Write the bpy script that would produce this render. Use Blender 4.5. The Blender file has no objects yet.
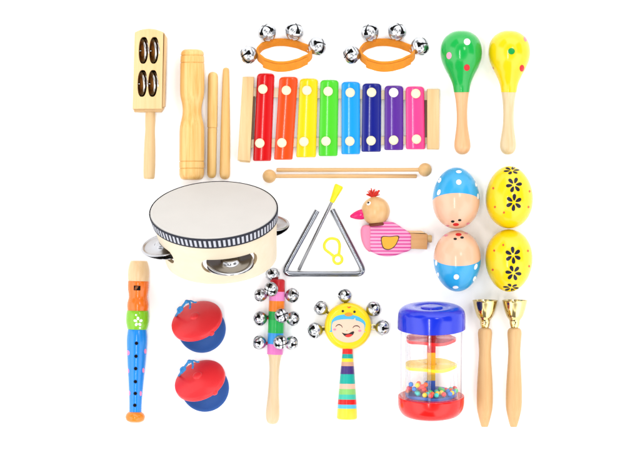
import bpy, bmesh, math, random
from mathutils import Vector, Matrix
from mathutils.bvhtree import BVHTree
from mathutils.geometry import tessellate_polygon

random.seed(7)
sc = bpy.context.scene
COL = sc.collection
D = 3000.0            # camera height in mm
K = 0.60              # real albedo per display value under this lighting
PI = math.pi

# ------------------------------------------------------------------ colour + materials
def s2l(v):
    v /= 255.0
    return v/12.92 if v <= 0.04045 else ((v+0.055)/1.055)**2.4
def col(h, k=None):
    k = K if k is None else k
    h = h.lstrip('#')
    return tuple(s2l(int(h[i:i+2], 16))*k for i in (0, 2, 4)) + (1.0,)

MATS = {}
def newmat(name):
    m = bpy.data.materials.new(name); m.use_nodes = True
    nt = m.node_tree
    b = nt.nodes['Principled BSDF']
    return m, nt, b

def paint(hexc, rough=0.28, var=0.06, coat=0.0, spec=0.2, bump=0.02, k=None, scale=90):
    key = ('p', hexc, rough, var, coat, k, spec, scale)
    if key in MATS: return MATS[key]
    m, nt, b = newmat('paint_'+hexc)
    c = col(hexc, K*1.07 if k is None else k)
    tc = nt.nodes.new('ShaderNodeTexCoord')
    n = nt.nodes.new('ShaderNodeTexNoise'); n.inputs['Scale'].default_value = scale; n.inputs['Detail'].default_value = 5
    nt.links.new(tc.outputs['Object'], n.inputs['Vector'])
    mx = nt.nodes.new('ShaderNodeMixRGB')
    mx.inputs[1].default_value = tuple(x*(1-var) for x in c[:3])+(1,)
    mx.inputs[2].default_value = tuple(min(1, x*(1+var)) for x in c[:3])+(1,)
    nt.links.new(n.outputs['Fac'], mx.inputs[0]); nt.links.new(mx.outputs[0], b.inputs['Base Color'])
    b.inputs['Roughness'].default_value = rough
    b.inputs['Coat Weight'].default_value = coat*0.6
    b.inputs['Coat Roughness'].default_value = 0.08
    b.inputs['Specular IOR Level'].default_value = spec
    if bump:
        n2 = nt.nodes.new('ShaderNodeTexNoise'); n2.inputs['Scale'].default_value = scale*5; n2.inputs['Detail'].default_value = 3
        nt.links.new(tc.outputs['Object'], n2.inputs['Vector'])
        bp = nt.nodes.new('ShaderNodeBump'); bp.inputs['Strength'].default_value = bump*4; bp.inputs['Distance'].default_value = 0.0004
        nt.links.new(n2.outputs['Fac'], bp.inputs['Height']); nt.links.new(bp.outputs[0], b.inputs['Normal'])
    MATS[key] = m
    return m

def wood(hexa, hexb, axis='Y', rough=0.42, fine=420, along=14, seed=0.0, contrast=1.0):
    key = ('w', hexa, hexb, axis, fine, seed, rough)
    if key in MATS: return MATS[key]
    m, nt, b = newmat('wood_'+hexa)
    tc = nt.nodes.new('ShaderNodeTexCoord')
    mp = nt.nodes.new('ShaderNodeMapping')
    s = [fine, fine, fine]; s['XYZ'.index(axis)] = along
    mp.inputs['Scale'].default_value = s
    mp.inputs['Location'].default_value = (seed, seed*1.7, seed*0.3)
    nt.links.new(tc.outputs['Object'], mp.inputs['Vector'])
    n = nt.nodes.new('ShaderNodeTexNoise'); n.inputs['Scale'].default_value = 1.0; n.inputs['Detail'].default_value = 6
    n.inputs['Roughness'].default_value = 0.65; n.inputs['Distortion'].default_value = 0.4
    nt.links.new(mp.outputs[0], n.inputs['Vector'])
    mp2 = nt.nodes.new('ShaderNodeMapping')
    s2 = [85, 85, 85]; s2['XYZ'.index(axis)] = 9
    mp2.inputs['Scale'].default_value = s2; mp2.inputs['Location'].default_value = (seed*2, seed, 3)
    nt.links.new(tc.outputs['Object'], mp2.inputs['Vector'])
    n2 = nt.nodes.new('ShaderNodeTexNoise'); n2.inputs['Scale'].default_value = 1.0; n2.inputs['Detail'].default_value = 3
    nt.links.new(mp2.outputs[0], n2.inputs['Vector'])
    ad = nt.nodes.new('ShaderNodeMath'); ad.operation = 'MULTIPLY_ADD'
    ad.inputs[1].default_value = 0.55
    ml = nt.nodes.new('ShaderNodeMath'); ml.operation = 'MULTIPLY'; ml.inputs[1].default_value = 0.45
    nt.links.new(n2.outputs['Fac'], ml.inputs[0]); nt.links.new(n.outputs['Fac'], ad.inputs[0]); nt.links.new(ml.outputs[0], ad.inputs[2])
    cr = nt.nodes.new('ShaderNodeValToRGB')
    cr.color_ramp.elements[0].position = 0.5-0.16/contrast; cr.color_ramp.elements[1].position = 0.5+0.14/contrast
    cr.color_ramp.elements[0].color = col(hexb); cr.color_ramp.elements[1].color = col(hexa)
    nt.links.new(ad.outputs[0], cr.inputs[0]); nt.links.new(cr.outputs[0], b.inputs['Base Color'])
    b.inputs['Roughness'].default_value = rough; b.inputs['Specular IOR Level'].default_value = 0.4
    bp = nt.nodes.new('ShaderNodeBump'); bp.inputs['Strength'].default_value = 0.12; bp.inputs['Distance'].default_value = 0.0003
    nt.links.new(n.outputs['Fac'], bp.inputs['Height']); nt.links.new(bp.outputs[0], b.inputs['Normal'])
    MATS[key] = m
    return m

def metal(name, rgb, rough=0.08, scratch=0.05):
    if name in MATS: return MATS[name]
    m, nt, b = newmat(name)
    b.inputs['Base Color'].default_value = rgb+(1,)
    b.inputs['Metallic'].default_value = 1.0
    tc = nt.nodes.new('ShaderNodeTexCoord')
    n = nt.nodes.new('ShaderNodeTexNoise'); n.inputs['Scale'].default_value = 220; n.inputs['Detail'].default_value = 4
    nt.links.new(tc.outputs['Object'], n.inputs['Vector'])
    mr = nt.nodes.new('ShaderNodeMapRange')
    mr.inputs['To Min'].default_value = rough*0.6; mr.inputs['To Max'].default_value = rough*1.5
    nt.links.new(n.outputs['Fac'], mr.inputs['Value']); nt.links.new(mr.outputs[0], b.inputs['Roughness'])
    bp = nt.nodes.new('ShaderNodeBump'); bp.inputs['Strength'].default_value = scratch; bp.inputs['Distance'].default_value = 0.001
    nt.links.new(n.outputs['Fac'], bp.inputs['Height']); nt.links.new(bp.outputs[0], b.inputs['Normal'])
    MATS[name] = m
    return m

CHROME = metal('chrome', (0.46, 0.47, 0.49), 0.22, 0.0)
JING = metal('jingle_steel', (0.40, 0.40, 0.42), 0.2, 0.0)
STEEL = metal('polished_steel', (0.22, 0.23, 0.255), 0.13, 0.0)
STEELD = metal('dark_steel', (0.38, 0.37, 0.37), 0.14, 0.03)
BRASS = metal('brass', (0.58, 0.46, 0.21), 0.10, 0.03)
AMBER = metal('bronze_jingle', (0.66, 0.43, 0.18), 0.3, 0.3)
BLACK = paint('1a1a1c', 0.5)
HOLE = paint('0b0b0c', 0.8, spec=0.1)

def cloth(hexc, scale=1200, rough=0.9):
    key = ('c', hexc)
    if key in MATS: return MATS[key]
    m, nt, b = newmat('cloth_'+hexc)
    tc = nt.nodes.new('ShaderNodeTexCoord')
    n = nt.nodes.new('ShaderNodeTexNoise'); n.inputs['Scale'].default_value = scale; n.inputs['Detail'].default_value = 3
    nt.links.new(tc.outputs['Object'], n.inputs['Vector'])
    n3 = nt.nodes.new('ShaderNodeTexNoise'); n3.inputs['Scale'].default_value = 120; n3.inputs['Detail'].default_value = 4
    nt.links.new(tc.outputs['Object'], n3.inputs['Vector'])
    av = nt.nodes.new('ShaderNodeMath'); av.operation = 'MULTIPLY_ADD'; av.inputs[1].default_value = 0.5
    hm = nt.nodes.new('ShaderNodeMath'); hm.operation = 'MULTIPLY'; hm.inputs[1].default_value = 0.5
    nt.links.new(n3.outputs['Fac'], hm.inputs[0]); nt.links.new(n.outputs['Fac'], av.inputs[0]); nt.links.new(hm.outputs[0], av.inputs[2])
    c = col(hexc)
    mx = nt.nodes.new('ShaderNodeMixRGB')
    mx.inputs[1].default_value = tuple(x*0.62 for x in c[:3])+(1,)
    mx.inputs[2].default_value = tuple(min(1, x*1.32) for x in c[:3])+(1,)
    nt.links.new(av.outputs[0], mx.inputs[0]); nt.links.new(mx.outputs[0], b.inputs['Base Color'])
    b.inputs['Roughness'].default_value = rough; b.inputs['Specular IOR Level'].default_value = 0.15
    b.inputs['Sheen Weight'].default_value = 0.1
    bp = nt.nodes.new('ShaderNodeBump'); bp.inputs['Strength'].default_value = 0.5; bp.inputs['Distance'].default_value = 0.0005
    nt.links.new(n.outputs['Fac'], bp.inputs['Height']); nt.links.new(bp.outputs[0], b.inputs['Normal'])
    MATS[key] = m
    return m

def clear_plastic(edge=(0.66, 0.68, 0.76, 1), base=(0.997, 0.997, 1, 1), pos=0.6):
    m, nt, b = newmat('clear_plastic')
    nt.nodes.remove(b)
    out = nt.nodes['Material Output']
    tr = nt.nodes.new('ShaderNodeBsdfTransparent'); 
    gl = nt.nodes.new('ShaderNodeBsdfGlossy'); gl.inputs['Roughness'].default_value = 0.05
    gl.inputs['Color'].default_value = (0.9, 0.9, 0.92, 1)
    lw = nt.nodes.new('ShaderNodeLayerWeight'); lw.inputs['Blend'].default_value = 0.5
    cr = nt.nodes.new('ShaderNodeValToRGB')
    cr.color_ramp.elements[0].color = base; cr.color_ramp.elements[1].color = edge
    cr.color_ramp.elements[0].position = pos
    nt.links.new(lw.outputs['Facing'], cr.inputs[0]); nt.links.new(cr.outputs[0], tr.inputs['Color'])
    mx = nt.nodes.new('ShaderNodeMixShader')
    pw = nt.nodes.new('ShaderNodeMath'); pw.operation = 'POWER'; pw.inputs[1].default_value = 3.0
    nt.links.new(lw.outputs['Facing'], pw.inputs[0])
    sc2 = nt.nodes.new('ShaderNodeMath'); sc2.operation = 'MULTIPLY_ADD'; sc2.inputs[1].default_value = 0.35; sc2.inputs[2].default_value = 0.04
    nt.links.new(pw.outputs[0], sc2.inputs[0]); nt.links.new(sc2.outputs[0], mx.inputs[0]); nt.links.new(tr.outputs[0], mx.inputs[1]); nt.links.new(gl.outputs[0], mx.inputs[2])
    nt.links.new(mx.outputs[0], out.inputs['Surface'])
    return m
CLEAR = clear_plastic()
CLEAR_RIB = clear_plastic((0.62, 0.64, 0.72, 1), (0.97, 0.97, 0.99, 1), 0.25)

# ------------------------------------------------------------------ geometry helpers (all in mm)
def rot_to(v, spin=0.0):
    v = Vector(v).normalized()
    return v.to_track_quat('Z', 'Y').to_matrix().to_4x4() @ Matrix.Rotation(spin, 4, 'Z')
def frame(p0, p1):
    p0 = Vector(p0); p1 = Vector(p1)
    return Matrix.Translation(p0) @ rot_to(p1-p0)

def catmull(pts, n):
    if len(pts) < 3 or n <= 1: return list(pts)
    out = []
    for i in range(len(pts)-1):
        p1 = pts[i]; p2 = pts[i+1]
        p0 = pts[i-1] if i > 0 else p1
        p3 = pts[i+2] if i+2 < len(pts) else p2
        for k in range(n):
            t = k/n
            q = []
            for a, b_, c, d in zip(p0, p1, p2, p3):
                q.append(0.5*((2*b_)+(-a+c)*t+(2*a-5*b_+4*c-d)*t*t+(-a+3*b_-3*c+d)*t**3))
            out.append(tuple(q))
    out.append(tuple(pts[-1]))
    return out

class MB:
    def __init__(self):
        self.bm = bmesh.new(); self.mats = []
    def mi(self, m):
        if m not in self.mats: self.mats.append(m)
        return self.mats.index(m)
    def face(self, vs, m):
        try:
            f = self.bm.faces.new(vs)
        except ValueError:
            return None
        f.material_index = m if isinstance(m, int) else self.mi(m)
        return f
    def lathe(self, M, sections, seg=56, n=6, cap0=True, cap1=True, squash=1.0):
        """sections = [(material, [(h, r), ...], smooth?)]"""
        rings = []; prev = None
        for s in sections:
            m, pts = s[0], s[1]
            sm = s[2] if len(s) > 2 else n
            pp = catmull(pts, sm)
            for j, (h, r) in enumerate(pp):
                r = max(r, 0.0)
                if j == 0 and prev is not None and abs(prev[1]-h) < 1e-6 and abs(prev[2]-r) < 1e-6:
                    continue
                if r < 1e-4: ring = [self.bm.verts.new(M @ Vector((0, 0, h)))]
                else:
                    ring = [self.bm.verts.new(M @ Vector((r*math.cos(2*PI*k/seg), r*squash*math.sin(2*PI*k/seg), h))) for k in range(seg)]
                if prev is not None:
                    a, b = prev[0], ring
                    for k in range(seg):
                        k2 = (k+1) % seg
                        if len(a) == 1 and len(b) == 1: break
                        if len(a) == 1: self.face([a[0], b[k2], b[k]][::-1], m)
                        elif len(b) == 1: self.face([a[k], a[k2], b[0]], m)
                        else: self.face([a[k], a[k2], b[k2], b[k]], m)
                else: first = (ring, m)
                prev = (ring, h, r, m)
        if cap0 and len(first[0]) > 1: self.face(first[0][::-1], first[1])
        if cap1 and len(prev[0]) > 1: self.face(prev[0], prev[3])
    def sphere(self, c, r, m, M=None, seg=32, sc_=(1, 1, 1)):
        M = Matrix.Translation(Vector(c)) @ (M or Matrix.Identity(4)) @ Matrix.Diagonal((sc_[0], sc_[1], sc_[2], 1))
        n = seg//2
        self.lathe(M, [(m, [(-r*math.cos(PI*i/n), r*math.sin(PI*i/n)) for i in range(n+1)], 1)], seg=seg)
    def tube(self, pts, r, m, seg=16, closed=False, n=6, r1=None, flat=1.0):
        pts = [tuple(p) if len(p) == 3 else (p[0], p[1], 0) for p in pts]
        if closed:
            ext = [pts[-1]]+pts+[pts[0], pts[1]]
            sm = catmull(ext, n)
            sm = sm[n:-n-1] if n > 1 else pts
            P = [Vector(p) for p in sm]
        else:
            P = [Vector(p) for p in catmull(pts, n)]
        N = len(P); rings = []
        up = Vector((0, 0, 1))
        for i in range(N):
            a = P[(i-1) % N] if (closed or i > 0) else P[0]
            b = P[(i+1) % N] if (closed or i < N-1) else P[-1]
            t = (b-a).normalized()
            if abs(t.dot(up)) > 0.98: side = Vector((1, 0, 0))
            else: side = t.cross(up).normalized()
            u2 = side.cross(t).normalized()
            rr = r if r1 is None else r+(r1-r)*i/(N-1)
            rings.append([self.bm.verts.new(P[i]+side*rr*math.cos(2*PI*k/seg)+u2*rr*flat*math.sin(2*PI*k/seg)) for k in range(seg)])
        rng = range(N) if closed else range(N-1)
        for i in rng:
            A, B = rings[i], rings[(i+1) % N]
            for k in range(seg):
                k2 = (k+1) % seg
                self.face([A[k], B[k], B[k2], A[k2]], m)
        if not closed:
            self.face(rings[0], m); self.face(rings[-1][::-1], m)
    def prism(self, outer, z0, z1, m, b=0.8, holes=(), M=None, side=None, steps=3, holemat=None, bb=0.0):
        M = M or Matrix.Identity(4)
        side = side or m
        area = sum(outer[i][0]*outer[(i+1) % len(outer)][1]-outer[(i+1) % len(outer)][0]*outer[i][1] for i in range(len(outer)))
        if area < 0: outer = outer[::-1]
        def inset(poly, d):
            out = []
            n = len(poly)
            for i in range(n):
                p, q, s = Vector(poly[i-1]), Vector(poly[i]), Vector(poly[(i+1) % n])
                e1 = (q-p).normalized(); e2 = (s-q).normalized()
                n1 = Vector((-e1.y, e1.x)); n2 = Vector((-e2.y, e2.x))
                h = n1+n2
                if h.length < 1e-6: h = n1
                h.normalize(); k = max(0.5, h.dot(n1))
                out.append(tuple(q+h*d/k))
            return out
        levels = []
        if bb > 0:
            for i in range(steps+1):
                a = PI/2*i/steps
                levels.append((inset(outer, bb*(1-math.sin(a))), z0+bb*(1-math.cos(a))))
        else: levels.append((outer, z0))
        if b > 0:
            for i in range(steps+1):
                a = PI/2*i/steps
                levels.append((inset(outer, b*(1-math.cos(a))), z1-b*(1-math.sin(a))))
        else: levels.append((outer, z1))
        rings = [[self.bm.verts.new(M @ Vector((p[0], p[1], z))) for p in poly] for poly, z in levels]
        for ri, (A, B) in enumerate(zip(rings, rings[1:])):
            for i in range(len(A)):
                j = (i+1) % len(A)
                self.face([A[i], A[j], B[j], B[i]], side if ri == 0 else m)
        hr = []
        for h in holes:
            hr.append(([self.bm.verts.new(M @ Vector((p[0], p[1], z1))) for p in h], [self.bm.verts.new(M @ Vector((p[0], p[1], z0))) for p in h]))
        for T, B in hr:
            for i in range(len(T)):
                j = (i+1) % len(T)
                self.face([T[i], T[j], B[j], B[i]], holemat or side)
        for top in (True, False):
            loops = [[Vector((p[0], p[1], 0)) for p in (levels[-1][0] if top else levels[0][0])]]+[[Vector((p[0], p[1], 0)) for p in h] for h in holes]
            vs = list(rings[-1] if top else rings[0])
            for T, B in hr: vs += T if top else B
            for t in tessellate_polygon(loops):
                a, b_, c = (vs[i] for i in t)
                f = self.face([a, b_, c], m if top else side)
                if f:
                    f.normal_update()
                    nz = (M.to_3x3() @ Vector((0, 0, 1))).dot(f.normal)
                    if (nz > 0) != top: f.normal_flip()
    def bvh(self):
        self.bm.normal_update()
        return BVHTree.FromBMesh(self.bm)
    def decal(self, bvh, poly, m, off=0.12, rings=2, zdir=(0, 0, -1)):
        """thin paint patch following the surface below the outline poly"""
        dense = []
        for i_ in range(len(poly)):
            a_, b_ = poly[i_], poly[(i_+1) % len(poly)]
            k_ = max(1, int(math.hypot(a_[0]-b_[0], a_[1]-b_[1])/0.9))
            dense += [(a_[0]+(b_[0]-a_[0])*q/k_, a_[1]+(b_[1]-a_[1])*q/k_) for q in range(k_)]
        poly = dense
        ext_ = max(math.hypot(p[0]-poly[0][0], p[1]-poly[0][1]) for p in poly)
        if ext_ > 4: rings = max(rings, 4)
        cx = sum(p[0] for p in poly)/len(poly); cy = sum(p[1] for p in poly)/len(poly)
        def hit(x, y):
            r = bvh.ray_cast(Vector((x, y, 400)), Vector(zdir))
            if r[0] is None:
                r = bvh.find_nearest(Vector((x, y, 0)))
            n = r[1] if r[1].z > -0.2 else -r[1]
            return self.bm.verts.new(r[0]+n*off)
        c = hit(cx, cy); prev = None
        for k in range(1, rings+1):
            t = k/rings
            R = [hit(cx+(p[0]-cx)*t, cy+(p[1]-cy)*t) for p in poly]
            n = len(R)
            for i in range(n):
                j = (i+1) % n
                f = self.face([c, R[i], R[j]], m) if prev is None else self.face([prev[i], R[i], R[j], prev[j]], m)
                if f:
                    f.normal_update()
                    if f.normal.z < 0: f.normal_flip()
            prev = R
    def flatpoly(self, poly, z, m):
        vs = [self.bm.verts.new((p[0], p[1], z)) for p in poly]
        for t in tessellate_polygon([[Vector((p[0], p[1], 0)) for p in poly]]):
            f = self.face([vs[i] for i in t], m)
            if f:
                f.normal_update()
                if f.normal.z < 0: f.normal_flip()
    def build(self, name, parent=None, label=None, angle=38):
        me = bpy.data.meshes.new(name)
        for v in self.bm.verts: v.co *= 0.001
        self.bm.normal_update()
        self.bm.to_mesh(me); self.bm.free()
        for m in self.mats: me.materials.append(m)
        me.shade_smooth()
        me.set_sharp_from_angle(angle=math.radians(angle))
        o = bpy.data.objects.new(name, me); COL.objects.link(o)
        if parent: o.parent = parent
        if label: o['label'] = label
        return o

def ell(cx, cy, a, b=None, rot=0, n=24):
    b = a if b is None else b
    out = []
    for i in range(n):
        t = 2*PI*i/n
        x, y = a*math.cos(t), b*math.sin(t)
        out.append((cx+x*math.cos(rot)-y*math.sin(rot), cy+x*math.sin(rot)+y*math.cos(rot)))
    return out
def rpoly(pts, r, n=5):
    out = []; N = len(pts)
    for i in range(N):
        p, q, s = Vector(pts[i-1]), Vector(pts[i]), Vector(pts[(i+1) % N])
        rr = r[i] if isinstance(r, (list, tuple)) else r
        a = q+(p-q).normalized()*rr; b = q+(s-q).normalized()*rr
        for k in range(n+1):
            t = k/n
            out.append(tuple(a*(1-t)**2+q*2*t*(1-t)+b*t*t))
    return out
def smooth_closed(pts, n=5):
    e = [pts[-1]]+list(pts)+[pts[0], pts[1]]
    s = catmull(e, n)
    return s[n:-n-1]

CUR = {}
def thing(name, cx, cy, zm, label, cat, group=None):
    """Empty at the base; parts are modelled relative to (cx, cy) of the layout, in mm"""
    o = bpy.data.objects.new(name, None); COL.objects.link(o)
    o.empty_display_size = 0.01
    X, Y = cx-320.0, 225.0-cy
    f = 1-zm/D
    o.location = (X*f*0.001, Y*f*0.001, 0)
    o['label'] = label; o['category'] = cat
    if group: o['group'] = group
    CUR['c'] = (cx, cy)
    return o
def L(px, py, z=None):
    x, y = px-CUR['c'][0], CUR['c'][1]-py
    return (x, y) if z is None else (x, y, z)
def LP(pts): return [L(*p) for p in pts]

def world_minz(root):
    bpy.context.view_layer.update()
    mz = 1e9
    def rec(o):
        nonlocal mz
        if o.type == 'MESH':
            M = o.matrix_world
            for v in o.data.vertices: mz = min(mz, (M @ v.co).z)
        for c in o.children: rec(c)
    rec(root)
    return mz
def settle(root, gap=0.00008):
    mz = world_minz(root)
    if root.type == 'MESH':
        root.location.z += gap-mz
    else:
        for c in root.children: c.location.z += gap-mz
def copy_tree(o, parent=None):
    c = o.copy(); COL.objects.link(c); c.parent = parent
    for ch in o.children: copy_tree(ch, c)
    return c

# ------------------------------------------------------------------ setting
fm, nt, b = newmat('white_surface')
tc = nt.nodes.new('ShaderNodeTexCoord')
n = nt.nodes.new('ShaderNodeTexNoise'); n.inputs['Scale'].default_value = 14
nt.links.new(tc.outputs['Object'], n.inputs['Vector'])
mx = nt.nodes.new('ShaderNodeMixRGB'); mx.inputs[1].default_value = (0.94, 0.94, 0.94, 1); mx.inputs[2].default_value = (0.97, 0.97, 0.97, 1)
nt.links.new(n.outputs['Fac'], mx.inputs[0]); nt.links.new(mx.outputs[0], b.inputs['Base Color'])
b.inputs['Roughness'].default_value = 0.7; b.inputs['Specular IOR Level'].default_value = 0.2
fl = MB(); s = 2500
vs = [fl.bm.verts.new(p) for p in ((-s, -s, 0), (s, -s, 0), (s, s, 0), (-s, s, 0))]
fl.face(vs, fm); flo = fl.build('tabletop'); flo['kind'] = 'structure'
flo['label'] = 'seamless pure white surface under all the toy instruments'

# ------------------------------------------------------------------ jingle bell (shared mesh, radius 1 = 10 mm)
def bell_mesh():
    mb = MB(); seg, nr = 64, 30
    grid = []
    for i in range(nr+1):
        th = PI*i/nr
        row = []
        for k in range(seg):
            ph = 2*PI*k/seg
            r = 10.0
            if th < PI*0.5:
                r *= 1+0.06*math.cos(4*ph+PI)*math.sin(th)**2 - 0.09*math.cos(th)**6 + 0.03*math.sin(2*th)**2
            else:
                r *= 1-0.03*math.sin(2*th)**2
            row.append(Vector((r*math.sin(th)*math.cos(ph), r*math.sin(th)*math.sin(ph), r*math.cos(th))))
        grid.append(row)
    V = {}
    def v(i, k):
        k %= seg
        key = (i, k) if 0 < i < nr else (i, 0)
        if key not in V: V[key] = mb.bm.verts.new(grid[i][k])
        return V[key]
    for i in range(nr):
        for k in range(seg):
            c = (grid[i][k]+grid[i+1][k]+grid[i+1][(k+1) % seg]+grid[i][(k+1) % seg])/4
            th = math.acos(max(-1, min(1, c.z/c.length)))
            w = 0.6+1.5*th*th
            dist = min(abs(c.x), abs(c.y))
            if th < 1.30 and dist < w: continue
            q = [v(i, k), v(i+1, k), v(i+1, k+1), v(i, k+1)]
            u = []
            for x in q:
                if x not in u: u.append(x)
            if len(u) > 2: mb.face(u, CHROME)
    # seam flange round the middle, mounting shank, dark inside
    mb.lathe(Matrix.Identity(4), [(CHROME, [(-0.35, 9.9), (-0.35, 10.35), (0.35, 10.35), (0.35, 9.9)], 1)], seg=64, cap0=False, cap1=False)
    mb.lathe(Matrix.Identity(4), [(CHROME, [(-12.2, 2.2), (-9.6, 2.4)], 1)], seg=20)
    bmesh.ops.recalc_face_normals(mb.bm, faces=mb.bm.faces)
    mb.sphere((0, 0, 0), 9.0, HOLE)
    o = mb.build('bell')
    me = o.data; bpy.data.objects.remove(o)
    mp = MB(); mp.sphere((0, 0, 0), 2.6, STEELD, seg=16); o = mp.build('pellet'); me2 = o.data; bpy.data.objects.remove(o)
    return me
BELL = bell_mesh()
def bell(root, pos, r, direction, spin=0.0, name='jingle_bell'):
    o = bpy.data.objects.new(name, BELL); COL.objects.link(o); o.parent = root
    M = rot_to((direction[0]*1.5, direction[1]*1.5, direction[2]*0.62), spin)
    o.rotation_euler = M.to_euler()
    o.scale = (r/10,)*3
    o.location = Vector(pos)*0.001
    return o

# ------------------------------------------------------------------ jingle stick
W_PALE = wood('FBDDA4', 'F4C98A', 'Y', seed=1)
W_SIDE_SHADED = wood('EBC48C', 'DDAE74', 'Y', seed=2)
W_TONE = wood('FFD284', 'F2AE54', 'Y', seed=5, rough=0.36, contrast=1.7)
W_STICK = wood('FDD68C', 'F2BA62', 'Y', seed=8, contrast=1.5)
W_HAND = wood('F6D49E', 'EBBE83', 'Y', seed=11)
W_CREAM = wood('F1DAB2', 'E4C490', 'Y', seed=14, rough=0.3)
W_SALMON = wood('F8C490', 'EFB078', 'Y', seed=17, rough=0.3)
W_X = wood('F3C98F', 'E6B274', 'X', seed=21)

r = thing('jingle_stick', 149, 104, 10, 'flat wooden paddle with four windows of metal jingles and a round handle', 'shaker')
mb = MB()
outer = []
for p in [(133.2, 109.5), (162.6, 109.5), (164.6, 34), (135, 34.5)]: outer.append(p)
top = [(163.9, 33.2)]+[(164.0-29*t, 33.0-3.4*math.sin(PI*t)) for t in (0.15, 0.3, 0.5, 0.7, 0.85)]+[(135.4, 33.4)]
poly = LP([(133.3, 109.5), (162.6, 109.5)]+top)
wins = []
for cx, cy in ((144.2, 51.2), (154.6, 51.2), (143.0, 84.0), (153.4, 84.0)):
    wins.append((cx, cy))
def win(cx, cy, a=4.7, bb=13.4):
    pts = []
    for i in range(28):
        t = 2*PI*i/28
        x = a*math.copysign(abs(math.cos(t))**0.75, math.cos(t)); y = bb*math.copysign(abs(math.sin(t))**0.85, math.sin(t))
        pts.append(L(cx+x+0.03*y, cy-y))
    return pts
mb.prism(poly, 0, 20, W_PALE, b=1.1, holes=[win(*w) for w in wins], side=W_SIDE_SHADED, holemat=W_SIDE_SHADED)
# right hand side shows as a strip, its shading put into darker wood
mb.prism(LP([(162.5, 108.6), (165.2, 106.5), (167.0, 38), (164.4, 33.6)]), 0.3, 17.4, W_SIDE_SHADED, b=1.0)
mb.prism(LP([(134.0, 109.0), (134.6, 112.2), (161.5, 112.2), (164.2, 108.0)]), 0.3, 16.5, W_SIDE_SHADED, b=1.0)
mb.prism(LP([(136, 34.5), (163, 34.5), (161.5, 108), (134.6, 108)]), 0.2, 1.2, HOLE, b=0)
mb.build('block', r)
for cx, cy in wins:
    for s_, dx in ((-1, -1.3), (1, 1.5)):
        j = MB()
        d = Vector((-0.92, -0.05, 0.36))
        M = Matrix.Translation(Vector(L(cx+dx-0.3, cy, 10.5 if s_ < 0 else 9.0))) @ rot_to(d)
        R = 12.2
        j.lathe(M, [(STEELD, [(0, R), (0.6, R), (1.6, R*0.9), (1.4, R*0.8)], 2), (AMBER, [(1.4, R*0.8), (0.4, R*0.5), (0.2, 0)], 2)] , seg=40, cap0=False)
        j.lathe(M, [(AMBER, [(-0.02, R-0.05), (-0.1, R*0.6), (1.4, R*0.4), (1.5, 0)], 2)], seg=40, cap0=False)
        j.build('jingle', r)
    p = MB(); p.tube([L(cx-5.5, cy, 10.5), L(cx+5.5, cy, 10.5)], 0.5, STEEL, seg=10); p.build('pin', r)
mb = MB()
mb.lathe(frame(L(150.6, 111, 10), L(149.2, 179, 10)), [(W_HAND, [(0, 4.8), (8, 5.1), (20, 4.9), (32, 5.5), (50, 5.9), (62, 5.8), (66.4, 5.5)]), (W_HAND, [(66.4, 5.5), (67.8, 4.6), (68, 0)], 1)])
mb.build('handle', r)
settle(r)

# ------------------------------------------------------------------ tone block
r = thing('wood_block', 192, 115, 12, 'thick turned wooden cylinder with a pinched waist and grooved ends', 'wood block')
mb = MB()
def gz(h, rr): return [(h-0.7, rr), (h, rr-0.8), (h+0.7, rr)]
mb.lathe(frame(L(192.4, 50, 12), L(191.7, 180, 12)), [
    (W_TONE, [(0, 0), (0, 8.2), (0.7, 9.6), (2.6, 11.2), (5.2, 11.6)], 1),
    (W_TONE, [(5.2, 11.6)]+[(5.9, 11.0), (6.6, 11.7)]+[(12.4, 11.9), (13.1, 11.3), (13.8, 12.0)], 1),
    (W_TONE, [(13.8, 12.0), (28, 12.1), (40, 12.1), (47, 11.6), (54, 10.0), (60, 9.4), (66, 9.8), (74, 11.6), (80, 12.3), (96, 12.4), (110.6, 12.4)]),
    (W_TONE, [(110.6, 12.4), (111.3, 11.7), (112, 12.4), (117.6, 12.4), (118.3, 11.7), (119, 12.4), (124.5, 12.2)], 1),
    (W_TONE, [(124.5, 12.2), (127.3, 11.4), (129, 9.6), (129.6, 7.4)], 3), (W_TONE, [(129.6, 7.4), (129.0, 6.8), (118, 6.6), (118, 0)], 1)], seg=72)
mb.build('body', r)
settle(r)

r = thing('beater_stick', 212.4, 125, 5, 'short wooden stick with a groove round its middle beside the pinched wood block', 'stick', 'pair of wooden sticks')
mb = MB()
mb.lathe(frame(L(213, 72, 5), L(211.6, 178, 5)), [
    (W_STICK, [(0, 0), (0.4, 2.2), (1.6, 3.9), (4, 4.8), (8, 5.0), (30, 5.1), (55.3, 5.0)], 3),
    (W_STICK, [(55.3, 5.0), (56, 4.2), (56.7, 4.7)], 1),
    (W_STICK, [(56.7, 4.7), (80, 4.6), (99, 4.6), (103.5, 4.1), (105.6, 2.6), (106.2, 0)], 4)], seg=40)
mb.build('shaft', r); settle(r)
r = thing('beater_stick', 225.3, 123, 5, 'longer smooth wooden stick tapering to a narrow tip beside the xylophone', 'stick', 'pair of wooden sticks')
mb = MB()
mb.lathe(frame(L(226, 67.6, 3.4), L(224.8, 179, 5.3)), [
    (wood('FDD088', 'F2B662', 'Y', seed=9), [(0, 0), (0.4, 1.9), (1.6, 2.9), (5, 3.3), (30, 4.0), (60, 4.7), (98, 5.2), (106, 5.2), (109.5, 4.5), (111.2, 2.8), (111.8, 0)], 4)], seg=40)
mb.build('shaft', r); settle(r)

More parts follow.
